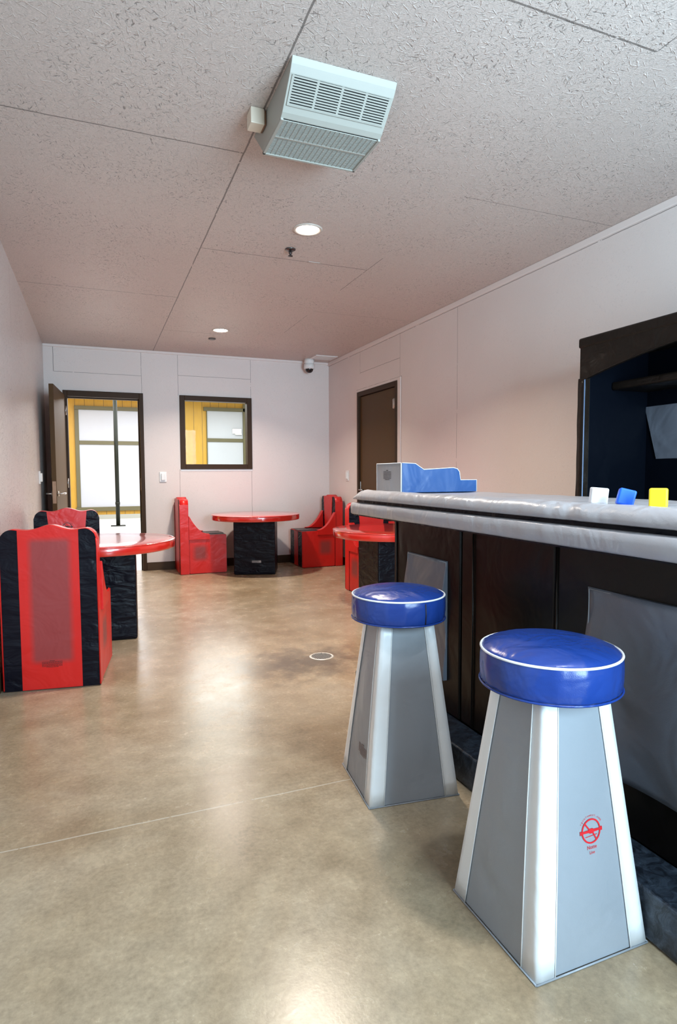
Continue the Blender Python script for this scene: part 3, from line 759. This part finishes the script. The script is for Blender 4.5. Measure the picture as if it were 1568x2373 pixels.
# ------------------------------------------------------------------ round tables
def make_table():
    root = empty('round_table')
    R = .53
    b = MB(); b.lathe([(0, .650), (R-.012, .650), (R-.003, .653), (R, .660), (R+.001, .685), (R, .706), (R-.004, .712), (R-.012, .715), (.3, .716), (0, .7165)], 96)
    top = b.build('tabletop', M_REDTOP, root)
    b = MB(); b.tube([(R*math.cos(2*PI*i/80), R*math.sin(2*PI*i/80), .711) for i in range(80)], .0035, 6, closed=True); b.build('piping', M_REDTOP, top)
    b = MB(); n = 12
    b.box((-.245, -.21, .003), (.245, .21, .650), 0, bev=.012, seg=3)
    b.build('pedestal', M_BLK, root)
    b = MB(); 
    for z_ in (.20, .42):
        b.tube([(-.24, -.2095, z_), (-.1, -.2115, z_+.006), (.08, -.2105, z_-.004), (.24, -.2095, z_+.004)], .0035, 6)
    b.build('fold', M_BLK, root)
    return root
t = make_table(); place(t, 1.79, 7.14, -20)
tag(t, 'red round table on black block base standing under the window by the far wall', 'table', 'red round tables')
b = MB(); fine_print(b, .10, .035, lambda u, v: (u, -.2135, .16+v), 5)
b.box((-.03, -.2125, .145), (.078, -.2105, .172), 1)
o = b.build('warning_label', [M_INK, mat('label_grey', (.35, .32, .32), .5)], t); o.location = (.0, 0, 0)
t2 = copy_tree(t); place(t2, .02, 4.78, -4)
for k in kids(t2):
    if k.name.startswith('warning_label'): bpy.data.objects.remove(k)
t2['label'] = 'red round table on the left between two padded chairs, glare on its top'
t3 = copy_tree(t2); place(t3, 2.42, 4.72, 0)
t3['label'] = 'red round table partly hidden behind the far end of the bar'

# ------------------------------------------------------------------ ceiling heater
HX0_, HX1_ = .70, 1.125
heater = empty('ceiling_heater', (.9, 2.45, 2.71))
tag(heater, 'cream wedge-shaped heater with louvred grilles fixed to the ceiling', 'heater')
def inh(b):
    for v in b.bm.verts: v.co -= Vector((.9, 2.45, 2.71))
    return b
hp = [(2.165, 2.7095), (2.178, 2.690), (2.196, 2.668), (2.275, 2.602), (2.298, 2.583), (2.318, 2.573), (2.588, 2.575), (2.735, 2.7095)]
b = MB(); b.prism(hp, 'x', HX0_, HX1_, 0, bev=.002); inh(b).build('housing', M_CREAM, heater)
# sloping louvred grille between (2.198,2.668) and (2.275,2.602)
p0 = Vector((2.199, 2.666)); p1 = Vector((2.277, 2.600)); dv = (p1-p0); ln = dv.length; dn = dv.normalized(); nn = Vector((dn.y, -dn.x))
if nn.y > 0: nn = -nn
def slope_box(b, x0, x1, t0, t1, h0, h1, mi=0):
    q = [p0+dn*t0*ln+nn*h0, p0+dn*t1*ln+nn*h0, p0+dn*t1*ln+nn*h1, p0+dn*t0*ln+nn*h1]
    b.prism([(k.x, k.y) for k in q], 'x', x0, x1, mi)
b = MB(); slope_box(b, HX0_+.012, HX1_-.012, .0, 1.0, .0, .0015); inh(b).build('intake_dark_sheet', M_BLACK, heater)  # black sheet paints the dark behind the louvres; the housing is solid
b = MB(); nl = 11
for i in range(nl): slope_box(b, HX0_+.010, HX1_-.010, (i+.0)/nl-.012+.02, (i+.0)/nl+.036+.02, .0012, .0055)
slope_box(b, HX0_+.010, HX1_-.010, .97, 1.0, .0012, .0055)
for k in range(5):
    x = HX0_+.014+(HX1_-HX0_-.028)*k/4; slope_box(b, x-.0045, x+.0045, 0, 1.0, .0012, .0048)
inh(b).build('louvre_grille', M_CREAM, heater)
b = MB(); b.box((HX0_+.010, 2.322, 2.5715), (HX1_-.010, 2.582, 2.5745)); inh(b).build('outlet_dark_sheet', M_BLACK, heater)  # black sheet on the solid underside, painted dark of the outlet
b = MB(); ng = 30
for i in range(ng+1):
    y = 2.326+.252*i/ng; b.box((HX0_+.008, y-.0012, 2.568), (HX1_-.008, y+.0012, 2.5722))
for k in range(21):
    x = HX0_+.012+(HX1_-HX0_-.024)*k/20; b.box((x-.0012, 2.324, 2.5672), (x+.0012, 2.580, 2.5715))
b.box((HX0_+.008, 2.440, 2.5665), (HX1_-.008, 2.450, 2.572))
b.box((HX0_, 2.317, 2.564), (HX0_+.010, 2.588, 2.573)); b.box((HX1_-.010, 2.317, 2.564), (HX1_, 2.588, 2.573)); b.box((HX0_, 2.580, 2.564), (HX1_, 2.590, 2.573))
inh(b).build('outlet_grille', M_CREAM, heater)
b = MB(); b.box((.632, 2.515, 2.645), (.690, 2.585, 2.7098), bev=.003); 
o = b.build('junction_box', M_CREAMBOX); tag(o, 'small cream electrical box on the ceiling beside the heater', 'electrical box')
b = MB(); b.box((.6895, 2.52, 2.65), (.6985, 2.59, 2.705), bev=.001); b.build('connector', M_BRONZE, o)

# ------------------------------------------------------------------ recessed lamps and small ceiling fittings
def lamp(i, label):
    x, y = LAMP_POS[i]
    root = empty('recessed_lamp', (x, y, ZC)); tag(root, label, 'ceiling light', 'recessed ceiling lights')
    b = MB(); b.lathe([(.070, .0), (.072, -.004), (.080, -.007), (.088, -.006), (.092, -.001), (.092, .0)], 48); b.build('trim_ring', mat('lamp_trim', (.55, .48, .42), .35), root)
    m = bpy.data.materials.new('lamp_lens'); m.use_nodes = True; e = bsdf(m)
    e.inputs['Emission Color'].default_value = (*LAMP_COLOUR[i], 1); e.inputs['Emission Strength'].default_value = 25.0
    b = MB(); b.lathe([(0, -.003), (.05, -.0028), (.071, -.0015), (.071, -.0005), (0, -.0004)], 40); b.build('lens', m, root)
    l = bpy.data.lights.new('lamp_light', 'AREA'); l.shape = 'DISK'; l.size = .14; l.energy = LAMP_POWER[i]; l.color = LAMP_COLOUR[i]; l.spread = math.radians(LAMP_SPREAD)
    o = bpy.data.objects.new('lamp_light', l); COL.objects.link(o); o.location = (0, 0, -.010); o.parent = root
lamp(1, 'larger lit recessed ceiling light above the middle of the room, near the sprinkler')
lamp(2, 'lit recessed ceiling light near the far wall above the round table')
lamp(0, 'recessed ceiling light just above the bar stools, out of view over the camera')
sp = empty('sprinkler_head', (1.257, 3.97, ZC)); tag(sp, 'dark metal fire sprinkler head hanging from the ceiling', 'sprinkler')
b = MB(); b.lathe([(0, -.001), (.035, -.001), (.036, -.005), (.028, -.010), (.012, -.011), (0, -.011)], 28); b.build('escutcheon', mat('dark_chrome', (.12, .11, .11), .25, .9), sp)
b = MB(); b.tube([(0, 0, -.01), (0, 0, -.038)], .006, 10); b.tube([(-.010, 0, -.012), (-.010, 0, -.03), (0, 0, -.044)], .0022, 6); b.tube([(.010, 0, -.012), (.010, 0, -.03), (0, 0, -.044)], .0022, 6)
b.lathe([(0, -.044), (.016, -.045), (.016, -.047), (0, -.047)], 16); b.build('deflector', mat('dark_brass', (.06, .05, .05), .35, .8), sp)
b = MB(); b.lathe([(0, -.0005), (.040, -.0005), (.042, -.006), (.036, -.012), (0, -.013)], 28)
o = b.build('smoke_sensor', mat('sensor_grey', (.10, .085, .08), .4)); o.location = (1.245, 6.85, ZC); tag(o, 'flat dark grey round sensor on the ceiling beyond the far light', 'sensor')
b = MB(); b.box((-.042, -.006, -.004), (.042, .006, -.0005), bev=.001)
o = b.build('ceiling_slot_cover', mat('painted_cover', (.5, .42, .38), .6)); o.location = (1.49, 4.15, ZC); tag(o, 'tiny white slotted cover on the ceiling right of the sprinkler', 'cover')
vent = empty('ceiling_vent', (2.79, 7.43, ZC)); tag(vent, 'small white square air vent on the ceiling in the far right corner', 'air vent')
b = MB(); b.box((-.15, -.13, -.010), (.15, .13, -.0005), bev=.003); b.build('vent_frame', M_WHITEP, vent)
b = MB()
for i in range(7): b.box((-.12, -.10+.033*i-.006, -.0125), (.12, -.10+.033*i+.006, -.0095))
b.build('slats', mat('vent_slats', (.62, .58, .55), .5), vent)
dome = empty('security_camera', (2.66, 7.62, ZC)); tag(dome, 'white dome security camera hanging from the ceiling above the far right corner', 'security camera')
b = MB(); b.lathe([(0, -.0005), (.065, -.0005), (.066, -.05), (.060, -.055), (.060, -.062), (.072, -.066), (.074, -.115), (.066, -.128), (.052, -.130), (0, -.130)], 40); b.build('housing', M_WHITEP, dome)
b = MB(); b.lathe([(.052, -.128), (.051, -.145), (.042, -.163), (.025, -.176), (0, -.181)], 32); b.build('dome_lens', mat('smoked_dome', (.01, .01, .012), .08), dome)

# ------------------------------------------------------------------ switches on the walls
def plate(label, loc, rz, w=.07, h=.115, d=.02, cat='wall switch'):
    root = empty('wall_switch', loc, rz); tag(root, label, cat)
    b = MB(); b.box((-w/2, -d*.4, -h/2), (w/2, 0, h/2), bev=.003); b.build('plate', M_WHITEP, root)
    b = MB(); b.box((-w*.28, -d, -h*.32), (w*.28, -d*.4+.001, h*.34), bev=.004); b.build('rocker', M_WHITEP, root)
    return root
plate('white wall switch on the far wall between the open doorway and the window', (.777, YF, 1.165), 0, .085, .125, .035)
plate('narrow white wall switch on the right wall beside the closed door', (XR, 7.13, 1.17), math.radians(-90), .085, .13, .025)
plate('white wall switch on the left wall near the open door', (XL, 6.75, 1.17), math.radians(90), .09, .13, .03)

# ------------------------------------------------------------------ floor drain
dr = empty('floor_drain', (1.343, 3.642, 0)); tag(dr, 'small round metal floor drain in the concrete between bar and left table', 'floor drain')
b = MB(); b.lathe([(.066, .0005), (.067, .003), (.075, .0035), (.081, .001), (.081, .0005)], 40); b.build('rim', mat('drain_rim', (.75, .72, .66), .4, .3), dr)
b = MB(); b.lathe([(0, .0006), (.067, .0006), (.067, .0012), (0, .0012)], 30); b.build('sump_dark_disc', M_BLACK, dr)  # flat black disc, the drain's inner darkness put in as colour
b = MB()
for i in range(-5, 6):
    l = math.sqrt(max(0, (.066)**2-(i*.012)**2)); b.box((-l, i*.012-.0018, .001), (l, i*.012+.0018, .004)); b.box((i*.012-.0018, -l, .001), (i*.012+.0018, l, .004))
b.build('grate', mat('drain_grate', (.5, .48, .45), .4, .5), dr)

# ------------------------------------------------------------------ hall things
pole = empty('hall_pole', (.45, 14.8, 0)); tag(pole, 'tall black metal pole standing in the hall beyond the open doorway', 'pole')
M_POLE = mat('black_steel', (.010, .012, .008), .5, spec=.15)
b = MB(); b.tube([(0, 0, .0), (0, 0, 3.29)], .045, 16); b.build('shaft', M_POLE, pole)
b = MB(); b.tube([(0, 0, .50), (0, 0, .56)], .052, 16); b.build('collar', M_POLE, pole)
b = MB(); b.box((-.16, -.10, 0), (.16, .10, .02), bev=.003); b.build('base_plate', M_POLE, pole)
b = MB(); b.tube([(0, 0, 2.98), (0, 0, 3.10)], .085, 16); b.build('top_collar', M_POLE, pole)
b = MB(); b.box((-.13, -.06, -.07), (.13, 0, .07), bev=.01); b.box((-.05, -.09, -.10), (.13, -.0, -.06), bev=.01)
o = b.build('wall_dispenser', M_WHITEP); o.location = (3.80, HY-.022, 2.42); tag(o, 'small white box on the hall wall seen through the window', 'wall box')
